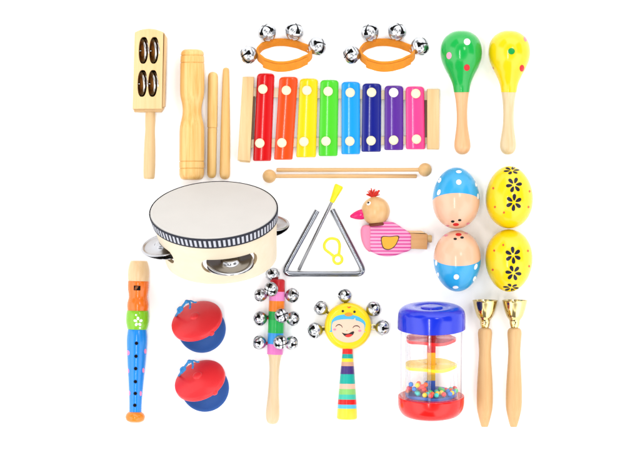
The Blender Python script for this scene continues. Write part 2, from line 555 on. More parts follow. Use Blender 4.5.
# ------------------------------------------------------------------ xylophone
r = thing('xylophone', 340, 117, 12, 'toy xylophone with eight rainbow metal bars on a pale wooden frame', 'xylophone')
WF = wood('F6D6A0', 'E9BC7C', 'Y', seed=30, fine=300)
W_SHADE = wood('7A5A40', '694A33', 'Y', seed=31)  # shade on the end boards' inner sides, painted as dark brown wood
RAIL = wood('F8E8CC', 'ECD4A8', 'X', seed=33, contrast=0.6)
mb = MB(); mb.prism(LP([(243, 76.8), (254.2, 77), (250.4, 161), (238, 160)]), 0, 11, WF, b=0.7)
mb.prism(LP([(239, 160.0), (250.3, 160.8), (250.0, 162.3), (240.5, 161.6)]), 0, 7.5, WF, b=0.4)
mb.build('end_board', r)
mb = MB(); mb.prism(LP([(427, 89), (439.2, 89), (438.8, 149.2), (427, 149)]), 0, 10, WF, b=0.7); mb.build('end_board', r)
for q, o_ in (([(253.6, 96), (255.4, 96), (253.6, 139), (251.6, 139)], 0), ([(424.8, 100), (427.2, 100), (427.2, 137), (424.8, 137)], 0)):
    mb = MB(); mb.prism(LP(q), 0, 4, W_SHADE, b=0.2); mb.build('shaded_inner_side', r, label='inner side of end board, its shade painted dark brown')
for q in ([(253.4, 87.4), (253.2, 97), (427.3, 100), (427.3, 91.0)], [(251.6, 138.5), (251.2, 147.8), (427.3, 143.4), (427.3, 135.5)]):
    mb = MB(); mb.prism(LP(q), 0.3, 3.6, RAIL, b=0.5); mb.build('rail', r)
bars = [('D80008', 'red', 257.4, 274.7, 73.3, 253.2, 271.2, 160.6, (263, 89), (260, 143)),
        ('FF4E0C', 'orange', 279.6, 298, 76.8, 274.2, 292.6, 159.4, (286.5, 90.3), (282, 142.6)),
        ('FDD800', 'yellow', 300, 318, 78.5, 296.3, 316, 157, (307, 90.3), (304, 141.5)),
        ('50D52A', 'green', 320.5, 338.6, 79.9, 318.8, 337.5, 155.8, (328.2, 91.3), (326, 141)),
        ('12A0F6', 'light blue', 341.6, 360, 81.7, 341.5, 360, 154, (350.2, 92.5), (349.8, 141)),
        ('0A1888', 'navy blue', 362.6, 381.2, 83.3, 361.6, 380.8, 151.5, (371.5, 92.3), (371, 140.5)),
        ('5E2A9C', 'purple', 384.6, 403.2, 85.5, 384.4, 403.2, 149.8, (393.5, 92.5), (393.5, 140)),
        ('FF4592', 'pink', 405.6, 424, 86.3, 406, 425, 149, (415.6, 93.5), (416.3, 139))]
for hx, nm, xa, xb, yt, xc, xd, yb, b1, b2 in bars:
    m = paint(hx, 0.22, 0.03, coat=0.5, bump=0.01)
    mb = MB()
    rt, rb = 3.4, 1.4
    Lh = yb-yt
    vs_ = [0, 0.25, 0.8, 1.6, 2.6, 3.4]+[3.4+(Lh-4.8)*i/14 for i in range(1, 15)]+[Lh-0.9, Lh-0.4, Lh-0.1, Lh]
    us = [-1, -0.985, -0.95, -0.9, -0.8, -0.65, -0.45, -0.22, 0, 0.22, 0.45, 0.65, 0.8, 0.9, 0.95, 0.985, 1]
    rows = []
    for v_ in vs_:
        t = v_/Lh
        xl, xr = xa+(xc-xa)*t, xb+(xd-xb)*t
        ins = 0
        if v_ < rt: ins = rt-math.sqrt(max(0, rt*rt-(rt-v_)**2))
        if Lh-v_ < rb: ins = rb-math.sqrt(max(0, rb*rb-(rb-(Lh-v_))**2))
        xl += ins; xr -= ins
        c, hw = (xl+xr)/2, (xr-xl)/2
        e = min(v_, Lh-v_)
        zend = -0.7*max(0, 1-e/0.8)**2
        row = []
        for u in us:
            z = 6.0+1.9*(1-abs(u)**2.2) + zend
            if abs(u) > 0.9: z -= 0.9*((abs(u)-0.9)/0.1)**2
            row.append(mb.bm.verts.new(L(c+u*hw, yt+v_, z)))
        rows.append(row)
    for A, B in zip(rows, rows[1:]):
        for i in range(len(us)-1): mb.face([A[i], B[i], B[i+1], A[i+1]], m)
    rim = [x for x in rows[0]]+[R_[-1] for R_ in rows[1:]]+rows[-1][-2::-1]+[R_[0] for R_ in rows[-2:0:-1]]
    low = [mb.bm.verts.new((v.co.x, v.co.y, 4.2)) for v in rim]
    for i in range(len(rim)):
        j = (i+1) % len(rim); mb.face([rim[i], rim[j], low[j], low[i]], m)
    mb.face(low[::-1], m)
    bmesh.ops.recalc_face_normals(mb.bm, faces=mb.bm.faces)
    bar = mb.build('bar', r, label='%s metal bar' % nm, angle=50)
    for bx, by in (b1, b2):
        k = MB(); M = Matrix.Translation(Vector(L(bx, by, 7.3)))
        hexb = 'FFFFFA' if (nm == 'purple' and by < 100) else 'FBF0C8'
        k.lathe(M, [(paint(hexb, 0.35, 0.03, k=0.68), [(-3, 4.0), (0.2, 4.6), (1.2, 4.75), (2.2, 4.3), (3.0, 2.6), (3.2, 0)], 3)], seg=28)
        k.build('peg', bar)
settle(r)

# ------------------------------------------------------------------ mallets
for cx, cy, x0, x1, ys, lab in ((269.5, 176.2, 275, 416.8, 176.2, 'small wooden mallet with its ball head at the left, nearer the tambourine'),
                            (424.8, 169.8, 419, 276.5, 169.9, 'small wooden mallet with its ball head at the right, close under the xylophone')):
    r = thing('mallet', 345, cy, 5, lab, 'mallet', 'xylophone mallets')
    mb = MB(); mb.sphere(L(cx, cy, 6.8), 6.8, wood('EDC284', 'E0AC6A', 'X', seed=cx, fine=200), seg=40); mb.build('head', r)
    mb = MB(); mb.lathe(frame(L(x0, cy, 6.6), L(x1, ys, 1.95)), [(W_X, [(-2, 1.9), (1, 1.95), (abs(x1-x0)-1, 1.95), (abs(x1-x0), 1.5)], 1)], seg=24)
    mb.build('shaft', r)
    settle(r)

# ------------------------------------------------------------------ wrist bells
r = thing('wrist_bells', 284, 54, 16, 'orange wristband with four round silver bells above the red and orange xylophone bars', 'wrist bells', 'orange wristbands with bells')
ORANGE = cloth('F89A28')
def ribbon(mb, m, a0, a1, off=0.0, wid=10.5, th=2.0, N=96, dy=0.0, closed=True):
    nrm = Vector((0.0, 0.77, 0.64)); dv = Vector((0, -0.64, 0.77))
    rows = []
    for i in range(N+(0 if closed else 1)):
        t = a0+(a1-a0)*i/N
        ra, rb = 26.2, 19.2
        wob = 1+0.012*math.sin(11*t+1)*math.sin(2*t)+0.03*math.cos(3*t+0.6)+0.02*math.cos(4*t)
        # t=0 is the near side (bottom of the photograph)
        x = ra*math.sin(t)*wob; q = rb*math.cos(t)*wob
        out = (Vector((1, 0, 0))*math.sin(t)*rb+dv*math.cos(t)*ra).normalized()
        c = Vector((1, 0, 0))*x+dv*q+out*off+nrm*(dy+0.7*math.sin(2*t+0.4))
        w = wid*(0.85+0.15*(0.5+0.5*math.cos(t)))
        prof = []
        for u, s_ in ((-1, .5), (-.92, 1), (0, 1), (.92, 1), (1, .5), (1, -.5), (.92, -1), (0, -1), (-.92, -1), (-1, -.5)):
            prof.append(mb.bm.verts.new(c+nrm*(u*w/2)+out*(s_*th/2)))
        rows.append(prof)
    for i in range(N):
        A, B = rows[i], rows[(i+1) % len(rows)]
        for k in range(10): mb.face([A[k], A[(k+1) % 10], B[(k+1) % 10], B[k]], m)
    if not closed:
        mb.face(rows[0][::-1], m); mb.face(rows[-1], m)
    bmesh.ops.recalc_face_normals(mb.bm, faces=mb.bm.faces)
mb = MB(); ribbon(mb, ORANGE, 0, 2*PI); mb.build('strap', r)
mb = MB(); ribbon(mb, ORANGE, -0.86, 1.05, off=1.7, wid=9.2, th=1.4, dy=-1.4, closed=False, N=40); mb.build('strap_flap', r)
for i, (px, py, z, rr, dx, dy_) in enumerate(((249.2, 54.8, 2, 8.4, -.5, -.15), (267.2, 32.6, -8, 8.5, -.22, .55), (294.3, 31.6, -8, 8.6, .18, .55), (316.8, 46.4, -3, 8.7, .5, .2))):
    rr *= 1.06
    bell(r, L(px, py, z), rr, (dx, dy_, 0.85), spin=(0.2, 0.75, 0.5, 1.1)[i])
    w = MB(); a = Vector(L(px, py, z)); d = Vector((dx, dy_, .85)).normalized(); c = Vector(L(px, py, z))-d*rr
    tgt = Vector(L(284+(px-284)*0.74, 54+(py-54)*0.62, z*0.6))
    w.tube([a-d*rr*0.6, c*0.6+tgt*0.4, tgt], 1.3, cloth('E0801E'), seg=10); w.build('stitching', r)
settle(r)
c = copy_tree(r)
c.location = ((386.8-320)*0.001*(1-16/D), r.location.y, 0)
c['label'] = 'orange wristband with four round silver bells above the navy and purple xylophone bars'
for ch in c.children:
    if ch.name.startswith('jingle_bell'):
        ch.rotation_euler.rotate_axis('Z', 0.25)

# ------------------------------------------------------------------ maracas
def maraca(cx, hx, hxb, label, hm, dots, cb):
    r = thing('maraca', cx, 93, 19, label, 'maraca', 'pair of maracas')
    m = paint(hx, 0.2, 0.03, coat=0.6, bump=0.01)
    M = frame(L(cx, 31, 20.8), L(cb, 154, 12))
    mb = MB()
    mb.lathe(M, [(m, [(0, 0), (0.5, 5.4), (2.2, 10.2), (6.5, 15.8), (13, 19.5), (21, 20.8), (29, 19.9), (37, 16.8), (45, 12.6), (53, 9.2), (61.2, 7.7)], 4)], seg=72)
    bv = mb.bvh()
    for px, py, a, b_, h in dots: mb.decal(bv, ell(*L(px, py), a, b_), paint(h, 0.25, 0.03))
    mb.build('head', r)
    mb = MB()
    mb.lathe(M, [(hm, [(61.2, 7.45), (70, 6.1), (82, 5.3), (94, 5.6), (104, 6.9), (112, 8.0), (117, 7.9), (121, 6.0), (123, 3.0), (123.5, 0)], 5)], seg=48)
    mb.build('handle', r); settle(r)
maraca(460.8, '10B048', 0, 'green maraca with white, pink and red dots on its head', W_SALMON,
       [(466, 43.4, 3.2, 3.3, 'FFFFFF'), (448.4, 56.8, 2.5, 3.4, 'F8A8C0'), (466, 68.6, 3.0, 3.2, 'D81E26')], 462.7)
maraca(509.4, 'F9D400', 0, 'yellow maraca with green, red and pink dots on its head', W_CREAM,
       [(510, 52.8, 3.4, 3.2, '10A048'), (521, 69, 2.5, 3.2, 'D81420'), (492.6, 69.8, 1.0, 2.4, 'D84030'), (524.6, 39.6, 1.8, 3.2, 'F89098')], 508.2)

# ------------------------------------------------------------------ egg shakers
EPR = [(0, 0), (0.25, 4), (1.4, 8.6), (4.6, 14.2), (10, 18.7), (18, 22.2), (27, 23.5), (36, 23.1), (45, 20.7), (52, 16.6), (57, 11.6), (60, 6.2), (61, 0)]
def egg_profile(flip, H=61.0, R=23.5):
    out = []
    n = 40
    for i in range(n+1):
        t = PI*i/n
        y = -math.cos(t); k = 1+0.07*(-y if flip else y)
        out.append(((y+1)/2*H, R*math.sin(t)*k**0.9))
    return out
def face_egg_mat():
    m, nt, b = newmat('egg_paint_blue_cap')
    tc = nt.nodes.new('ShaderNodeTexCoord'); sp = nt.nodes.new('ShaderNodeSeparateXYZ')
    nt.links.new(tc.outputs['Object'], sp.inputs[0])
    ml = nt.nodes.new('ShaderNodeMath'); ml.operation = 'MULTIPLY_ADD'; ml.inputs[1].default_value = -0.36; ml.inputs[2].default_value = 0.0122
    nt.links.new(sp.outputs['Z'], ml.inputs[0])
    ad = nt.nodes.new('ShaderNodeMath'); ad.operation = 'ADD'
    nt.links.new(sp.outputs['Y'], ad.inputs[0]); nt.links.new(ml.outputs[0], ad.inputs[1])
    mr = nt.nodes.new('ShaderNodeMapRange'); mr.inputs['From Min'].default_value = -0.0001; mr.inputs['From Max'].default_value = 0.0001
    nt.links.new(ad.outputs[0], mr.inputs['Value'])
    mx = nt.nodes.new('ShaderNodeMixRGB'); mx.inputs[1].default_value = col('F9C4A4'); mx.inputs[2].default_value = col('30ACE6')
    nt.links.new(mr.outputs[0], mx.inputs[0]); nt.links.new(mx.outputs[0], b.inputs['Base Color'])
    b.inputs['Roughness'].default_value = 0.25; b.inputs['Specular IOR Level'].default_value = 0.22; b.inputs['Coat Weight'].default_value = 0.3; b.inputs['Coat Roughness'].default_value = 0.1
    return m
FE = face_egg_mat()
WH = paint('FFFFFF', 0.3, 0.02, k=0.66); REDP = paint('D8262A', 0.3)
r = thing('egg_shaker', 456, 198, 22, 'egg shaker with blue spotted cap above its pink face, upper left of four eggs', 'egg shaker', 'pink and blue face eggs')
mb = MB(); mb.lathe(frame(L(456, 167.6, 0), L(456, 228.4, 0)), [(FE, egg_profile(False), 1)], seg=72)
bmesh.ops.translate(mb.bm, verts=mb.bm.verts, vec=(0, 0, 23.9))
bv = mb.bvh()
for px, py, a, b_ in ((458.2, 172.2, 2.8, 1.5), (457.8, 182.6, 2.6, 2.6), (439.3, 180.5, 1.5, 2.7), (438.4, 192.6, 1.5, 3.0), (477.2, 196.4, 1.0, 2.8), (475.4, 184.5, 1.0, 2.4)):
    mb.decal(bv, ell(*L(px, py), a, b_, rot=-0.35 if px < 445 else 0), WH)
for px, py, a, b_, m in ((452, 221.3, 1.8, 1.15, BLACK), (458.8, 220.0, 1.7, 1.15, BLACK), (455.3, 224.3, 3.0, 1.5, REDP), (467.5, 223.4, 1.9, 0.9, paint('E87890', 0.3)), (447.4, 225.6, 1.7, 0.6, paint('E87890', 0.3))):
    mb.decal(bv, ell(*L(px, py), a, b_, rot=0.25 if px > 460 else 0), m)
mb.build('shell', r); settle(r)
c = copy_tree(r); c.location = ((457.2-320)*0.001*(1-22/D), (225-261)*0.001*(1-22/D), 0); c.rotation_euler.z = PI
c['label'] = 'egg shaker with pink face above its blue spotted end, lower left of four eggs'

NAVY = paint('12122E', 0.35)
def flower(mb, bv, px, py, R=7.0, sy=1.0, rot=0.0, npt=6, pl=3.2, pw=1.7):
    for k in range(npt):
        t = 2*PI*k/npt+rot
        d = R*0.62
        cxx, cyy = px+d*math.cos(t), py-d*sy*math.sin(t)
        pts = []
        for i in range(14):
            u = 2*PI*i/14
            a = pl*math.cos(u); b_ = pw*math.sin(u)*(1+0.35*math.cos(u))
            x = a*math.cos(t)-b_*math.sin(t); y = (a*math.sin(t)+b_*math.cos(t))*sy
            pts.append(L(cxx+x, cyy-y))
        mb.decal(bv, pts, NAVY, rings=1)
def yegg(cx, cy, flip, label, flw, dots):
    r = thing('egg_shaker', cx, cy, 22, label, 'egg shaker', 'yellow flowered eggs')
    m = paint('FBD60A', 0.24, 0.03, coat=0.5, bump=0.01)
    mb = MB(); mb.lathe(frame(L(cx, cy-31, 0), L(cx, cy+31, 0)), [(m, egg_profile(flip, 62, 23.4), 1)], seg=72)
    bmesh.ops.translate(mb.bm, verts=mb.bm.verts, vec=(0, 0, 23.9))
    bv = mb.bvh()
    for px, py, sy, rot in flw: flower(mb, bv, px, py, 7.9, sy, rot)
    for px, py in dots: mb.decal(bv, ell(*L(px, py), 0.95, 1.15, n=12), paint('E2562A', 0.4), rings=1)
    mb.build('shell', r); settle(r)
yegg(509.2, 197.2, False, 'yellow egg shaker with navy flowers up to its top end, upper right of four',
     [(510.8, 171, 0.5, 0.2), (512.6, 185.3, 0.95, 0.15), (512.3, 202.6, 1.05, 0.45)], [(492.5, 188.5), (494, 207), (502.7, 212.5), (528.5, 191.5), (527.3, 207)])
yegg(508.8, 260.5, True, 'yellow egg shaker with navy flowers down to its bottom end, lower right of four',
     [(511.5, 255, 1.05, -0.45), (512, 272.5, 0.95, -0.15), (510.3, 287, 0.5, -0.2)], [(502, 245), (493.3, 250.5), (492, 269.5), (526.7, 250.8), (528, 266)])

# ------------------------------------------------------------------ tambourine
r = thing('tambourine', 214, 230, 60, 'round cream tambourine tilted up with a black and white striped edge and metal jingles', 'tambourine')
roll = math.radians(2.5)
Rz = Matrix.Rotation(roll, 3, 'Z')
th_ = math.radians(63)
nv = Rz @ Vector((0, math.sin(th_), math.cos(th_)))
dv = Rz @ Vector((0, -math.cos(th_), math.sin(th_)))
uv = Rz @ Vector((1, 0, 0))
HC = Vector(L(214.2, 210.3, 0)); TH = 53.0; R0 = 61.5; R1 = 54.5
def dr(ph, R, h): return HC+uv*(R*math.sin(ph)+0.09*h)+dv*(R*math.cos(ph))-nv*h
def Rh(h): return R0+(R1-R0)*h/TH
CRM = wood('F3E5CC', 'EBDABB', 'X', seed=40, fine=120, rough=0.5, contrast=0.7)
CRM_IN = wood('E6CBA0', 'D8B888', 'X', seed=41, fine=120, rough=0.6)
mb = MB(); NS, NH = 288, 34
jphis = [math.radians(a) for a in (13, 119, 200, 283)]
SL, SH, HS = 29.0, 7.5, 32.0      # slot half length, half height, centre depth
def slotd(s_, h):
    x = max(0, abs(s_)-(SL-SH)); return math.hypot(x, h-HS)-SH
def sarc(ph):
    best = min(jphis, key=lambda j: abs((ph-j+PI) % (2*PI)-PI))
    return ((ph-best+PI) % (2*PI)-PI)*58.0, best
cellkeep = {}
pos = {}
for i in range(NS):
    for j in range(NH+1):
        ph = 2*PI*i/NS; h = TH*j/NH
        s_, bst = sarc(ph)
        d = slotd(s_, h)
        if abs(d) < 0.9:
            # snap on the slot outline
            x = max(0, abs(s_)-(SL-SH)); sg = 1 if s_ > 0 else -1
            if x > 0:
                l = math.hypot(x, h-HS) or 1
                s_n = sg*((SL-SH)+x/l*SH); h_n = HS+(h-HS)/l*SH
            else:
                s_n = s_; h_n = HS+math.copysign(SH, h-HS)
            ph = bst+s_n/58.0; h = h_n
        pos[(i, j)] = (ph, h)
for i in range(NS):
    for j in range(NH):
        q = [pos[(i, j)], pos[((i+1) % NS, j)], pos[((i+1) % NS, j+1)], pos[(i, j+1)]]
        ss = []
        for ph, h in q: ss.append(slotd(sarc(ph)[0], h))
        cellkeep[(i, j)] = sum(ss)/4 > 0
VO, VI = {}, {}
def vo(i, j):
    i %= NS
    if (i, j) not in VO:
        ph, h = pos[(i, j)]; VO[(i, j)] = mb.bm.verts.new(dr(ph, Rh(h), h))
    return VO[(i, j)]
def vi(i, j):
    i %= NS
    if (i, j) not in VI:
        ph, h = pos[(i, j)]; VI[(i, j)] = mb.bm.verts.new(dr(ph, Rh(h)-4.5, h))
    return VI[(i, j)]
for i in range(NS):
    for j in range(NH):
        if cellkeep[(i, j)]:
            mb.face([vo(i, j), vo(i, j+1), vo(i+1, j+1), vo(i+1, j)], CRM)
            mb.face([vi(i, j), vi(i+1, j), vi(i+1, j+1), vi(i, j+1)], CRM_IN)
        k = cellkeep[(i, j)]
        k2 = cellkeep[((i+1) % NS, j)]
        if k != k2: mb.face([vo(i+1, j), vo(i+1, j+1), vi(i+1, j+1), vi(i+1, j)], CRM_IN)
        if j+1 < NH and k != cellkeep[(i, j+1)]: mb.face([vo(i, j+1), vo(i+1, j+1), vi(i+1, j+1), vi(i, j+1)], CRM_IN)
    mb.face([vo(i, NH), vi(i, NH), vi(i+1, NH), vo(i+1, NH)], CRM)
mb.build('shell', r, angle=30)
SKIN = paint('EDE9E4', 0.55, 0.04, spec=0.2, bump=0.03, scale=45, k=0.5)
MD = Matrix.Translation(HC) @ Matrix((uv, dv, nv)).transposed().to_4x4()
mb = MB(); mb.lathe(MD, [(SKIN, [(-2.5, R0+0.4), (-0.6, R0+0.3), (0.25, R0-0.4), (0.6, R0-2), (0.35, R0-6), (0.3, 30), (0.3, 0)], 2)], seg=160, cap0=False)
mb.build('drumhead', r)
DK = paint('2A2C38', 0.7); STR = paint('DDDFEA', 0.7, k=0.5)
mb = MB(); NP = 84; NB = NP*6
hs = [-0.35, 0.5, 1.9, 9.0, 10.6, 10.9]
rr_ = [0.9, 1.5, 1.6, 1.5, 1.4, 0.4]
vr = [[mb.bm.verts.new(dr(2*PI*i/NB, Rh(h)+e, h)) for i in range(NB)] for h, e in zip(hs, rr_)]
for j in range(len(hs)-1):
    for i in range(NB):
        m = STR if (j == 2 and i % 6 < 3) else DK
        mb.face([vr[j][i], vr[j+1][i], vr[j+1][(i+1) % NB], vr[j][(i+1) % NB]], m)
mb.build('striped_trim', r, angle=60)
for k, jp in enumerate(jphis):
    rad = 43.5
    for s_ in (0, 1):
        jm = MB()
        c = dr(jp, 54, HS-2.2+4.2*s_)
        tilt = nv + (uv*math.sin(jp)+dv*math.cos(jp))*(0.16 if s_ == 0 else -0.05)
        M = Matrix.Translation(c) @ rot_to(tilt if s_ == 0 else -tilt)
        jm.lathe(M, [(JING, [(0.0, 22.5), (0.5, 22.6), (1.1, 21.0), (0.4, 18.5), (0.5, 10), (3.4, 7.0), (3.9, 1.5)], 3), (HOLE, [(3.9, 1.5), (3.0, 1.4), (3.0, 0)], 1)], seg=72, cap0=False)
        jm.lathe(M, [(JING, [(-0.3, 22.5), (-0.3, 10), (2.6, 6.6), (2.6, 0)], 1)], seg=72, cap0=False)
        jm.build('jingle', r)
    p = MB(); p.tube([dr(jp, 53, HS-7.3), dr(jp, 53, HS+7.3)], 0.8, STEEL, seg=12); p.build('pin', r)
settle(r)

# ------------------------------------------------------------------ triangle + beater + loop
r = thing('triangle', 324, 243, 3, 'open steel triangle with rounded bottom corners and a gap at its top', 'triangle')
mb = MB()
pth = [(316.9, 211), (288.8, 262.5)]
def arcpts(p, q, s, rad, n=7):
    p, q, s = Vector(p), Vector(q), Vector(s)
    a = q+(p-q).normalized()*rad; b = q+(s-q).normalized()*rad
    return [tuple(a*(1-t)**2+q*2*t*(1-t)+b*t*t) for t in [k/n for k in range(n+1)]]
P0, P1, P2, P3 = (317.2, 210.6), (282.5, 274.1), (365.3, 274.1), (332.3, 209.6)
pts = [P0]+arcpts(P0, P1, P2, 9.5)+arcpts(P1, P2, P3, 9.5)+[P3]
mb.tube([L(x, y, 2.7) for x, y in pts], 2.7, STEEL, seg=24, n=1)
mb.build('rod', r); settle(r)
r = thing('triangle_beater', 318, 230, 4, 'thin steel beater with a yellow grip leaning on the triangle', 'beater')
mb = MB(); mb.lathe(frame(L(298.8, 270, 1.6), L(332.6, 200.3, 7.6)), [(metal('beater_steel', (0.2, 0.2, 0.21), 0.2, 0.0), [(0, 1.2), (0.5, 1.55), (77.5, 1.55)], 1)], seg=20); mb.build('rod', r)
mb = MB(); mb.lathe(frame(L(331.6, 202.2, 7.4), L(339.4, 185.2, 8.9)), [(paint('F6EC12', 0.35, coat=0.3), [(0, 1.9), (0.5, 2.5), (6, 3.1), (12, 4.0), (16.6, 4.5), (18, 4.2), (18.6, 3.4)], 3)], seg=32); mb.build('grip', r)
settle(r)
r = thing('finger_loop', 332, 250, 2, 'small yellow plastic teardrop loop with a tiny ring, lying inside the triangle', 'loop')
mb = MB(); YL = paint('F8EE30', 0.35, coat=0.2)
c8 = lambda x, y: L(280+x/6.4, 215+y/6.4, 1.3)
mb.tube([c8(*p) for p in ((349, 268), (318, 243), (288, 218), (284, 188), (302, 160), (332, 150), (366, 160), (381, 188), (380, 225), (376, 258))], 1.35, YL, seg=14)
mb.tube([c8(370+28*math.cos(2*PI*k/12), 284+28*math.sin(2*PI*k/12)) for k in range(12)], 1.3, YL, seg=14, closed=True)
mb.build('loop', r); settle(r)

# ------------------------------------------------------------------ bird whistle
r = thing('bird_whistle', 390, 222, 13, 'wooden bird whistle with pink striped body, red tuft and natural round head', 'whistle')
mb = MB()
body = smooth_closed(LP([(363, 226.4), (362.2, 237), (365.5, 246.5), (373, 252.5), (383, 256), (394, 255.6), (403, 252.6), (410.5, 249.4), (411, 241), (410.6, 234), (402.5, 228), (393.5, 222.5), (384, 221.4), (373, 224.6)]), 5)
def stripemat():
    m, nt, b = newmat('pink_stripes')
    tc = nt.nodes.new('ShaderNodeTexCoord'); sp = nt.nodes.new('ShaderNodeSeparateXYZ'); nt.links.new(tc.outputs['Object'], sp.inputs[0])
    ml = nt.nodes.new('ShaderNodeMath'); ml.operation = 'MULTIPLY_ADD'; ml.inputs[1].default_value = 1/0.00345; ml.inputs[2].default_value = 100.12
    nt.links.new(sp.outputs['Y'], ml.inputs[0])
    fr = nt.nodes.new('ShaderNodeMath'); fr.operation = 'FRACT'; nt.links.new(ml.outputs[0], fr.inputs[0])
    cr = nt.nodes.new('ShaderNodeValToRGB'); cr.color_ramp.interpolation = 'LINEAR'
    cr.color_ramp.elements[0].position = 0.52; cr.color_ramp.elements[1].position = 0.58
    cr.color_ramp.elements[0].color = col('F8A0C8'); cr.color_ramp.elements[1].color = col('DC3A94')
    e = cr.color_ramp.elements.new(0.97); e.color = col('DC3A94'); e = cr.color_ramp.elements.new(1.0); e.color = col('F8A0C8')
    nt.links.new(fr.outputs[0], cr.inputs[0]); nt.links.new(cr.outputs[0], b.inputs['Base Color']); b.inputs['Roughness'].default_value = 0.4
    return m
PINK = paint('F88BAE', 0.35)
SM = stripemat()
mb.prism(body, 0, 20, SM, b=2.2, side=PINK, bb=1.5)
# rounded plain pink breast in front of the striped cheek
mb.prism(smooth_closed(LP([(362.0, 226.6), (361.2, 237), (364.8, 247.2), (370.5, 251.6), (370.8, 240), (370.4, 226.2)]), 5), 1.2, 21.0, PINK, b=2.6, bb=2)
bd = mb.build('body', r)
w = MB()
wing = smooth_closed(LP([(381.6, 236.4), (390, 236.3), (398.6, 235.8), (397.6, 241.4), (394, 247.0), (388.6, 249.8), (383.4, 248.4), (381.2, 243)]), 4)
w.prism(wing, 19.6, 20.3, paint('4E3A30', 0.5), b=0)
cxw, cyw = L(389.4, 242)
w.prism([(cxw+(p[0]-cxw)*0.89, cyw+(p[1]-cyw)*0.87) for p in wing], 19.7, 20.42, paint('F7AC34', 0.4), b=0)
w.build('wing', bd)
mb = MB(); mb.sphere(L(375.7, 211, 14.4), 14.3, wood('F2C68C', 'E8B274', 'Y', seed=51, fine=160, rough=0.3), seg=48)
hd = mb.build('head', r)
e = MB(); M = Matrix.Translation(Vector(L(375.7, 211, 14.4))) @ rot_to((-0.5, 0.53, 0.70))
e.lathe(M, [(paint('FFFFFF', 0.3, k=0.68), [(13.9, 2.3), (14.45, 2.2), (14.7, 0)], 1)], seg=24)
M2 = Matrix.Translation(Vector(L(375.7, 211, 14.4))) @ rot_to((-0.51, 0.56, 0.66))
e.lathe(M2, [(BLACK, [(14.3, 1.25), (14.85, 1.1), (15.0, 0)], 1)], seg=20)
e.build('eye', hd)
e = MB(); e.lathe(frame(L(365.8, 213.6, 15.5), L(350.2, 216.6, 15.5)), [(paint('EE1272', 0.25, coat=0.4), [(0, 4.6), (3, 5.1), (7, 4.8), (11, 3.6), (14, 2.1), (15.6, 1.1), (16, 0)], 4)], seg=32); e.build('beak', hd)
e = MB(); RT = cloth('F03A2A')
for k in range(17):
    a = -1.1+2.2*k/16+random.uniform(-.08, .08)
    ln = random.uniform(7.5, 10.5)*(1-0.12*abs(a)); zz = random.uniform(-3, 3)
    b0 = Vector(L(373.2, 197.6, 14)); d = Vector((math.sin(a), math.cos(a), 0))
    e.tube([b0, b0+d*ln*0.5+Vector((0, 0, zz*0.5)), b0+d*ln+Vector((random.uniform(-.8, .8), random.uniform(-.8, .8), zz))], 0.75, RT, seg=8, n=3, r1=0.5)
e.build('tuft', hd)
e = MB(); e.lathe(frame(L(376.6, 222.6, 14.5), L(377.0, 226.0, 14.5)), [(paint('7A3A28', 0.5), [(0, 7.4), (1.6, 8.8), (2.8, 8.8), (3.4, 7.8)], 2)], seg=40); e.build('neck_ring', r)
mb = MB(); WT = wood('D9A266', 'C98C50', 'X', seed=55)
mb.prism(rpoly(LP([(409.6, 233.2), (427.2, 234.0), (426.8, 249.2), (409.8, 248.6)]), 0.6, 2), 1, 19, WT, b=0.5)
mb.prism(rpoly(LP([(406, 230.6), (421, 230.8), (427.0, 233.8), (409, 233.2)]), 0.4, 2), 1.5, 17.5, wood('EFC795', 'E5B47C', 'X', seed=56), b=0.5)
mb.build('tail_block', r)
mb = MB(); mb.lathe(frame(L(425, 238.6, 11), L(431.8, 238.8, 11)), [(wood('F6D79A', 'EBC080', 'X', seed=57), [(0, 3.9), (5.8, 3.9), (6.8, 3.2)], 1)], seg=28); mb.build('mouthpiece', r)
settle(r)

# ------------------------------------------------------------------ recorder
r = thing('recorder', 137, 341, 10, 'wooden toy recorder painted orange, green and blue with pink dots', 'recorder')
M = frame(L(139.0, 261, 11), L(135.2, 422, 11))
O_ = paint('F5761A', 0.25, coat=0.5); G_ = paint('84C820', 0.25, coat=0.5); B_ = paint('148CE8', 0.25, coat=0.5)
mb = MB(); WM = wood('F7D8AC', 'EDC48E', 'Y', seed=61, rough=0.3)
mb.lathe(M, [(WM, [(0, 0), (0, 7.4), (0.5, 8.4)], 1), (WM, [(0.5, 8.4), (5, 9.8), (11, 10.7), (16, 10.6), (20.3, 10.0)], 4)], seg=56)
mb.build('mouthpiece', r)
mb = MB(); mb.lathe(M, [(O_, [(20.3, 9.7), (21, 10.4), (28, 10.3), (33, 9.5), (37, 9.3), (41, 10.3), (45, 10.7), (49.5, 10.2)], 4)], seg=56)
bv = mb.bvh(); mb.decal(bv, [L(*p) for p in ((134.6, 285.4), (141.2, 285.8), (141.0, 290.4), (134.4, 290.2))], HOLE, off=0.1)
mb.decal(bv, [L(*p) for p in ((136.2, 286.2), (139.4, 286.2), (137.2, 289.6), (135.2, 289.6))], paint('8A4A1C', 0.5), off=0.16)
mb.build('head_joint', r, label='orange section with a square window')
mb = MB(); mb.lathe(M, [(G_, [(49.5, 10.0), (50.4, 10.8), (54, 11.3), (60, 11.4), (65, 10.6), (68.4, 9.5)], 4)], seg=56)
bv = mb.bvh()
for k in range(5):
    a = PI/2+2*PI*k/5; mb.decal(bv, ell(*L(138.8+2.9*math.cos(a), 321.4-3.3*math.sin(a)), 1.7, 1.35, rot=a, n=12), WH, rings=1)
for dx, dy_ in ((-3.2, -4.0), (3.4, 3.6)): mb.decal(bv, ell(*L(138.6+dx*0.6, 321.5+dy_*1.7), 0.9, n=10), WH, rings=1)
mb.build('ring', r, label='green section with a white flower')
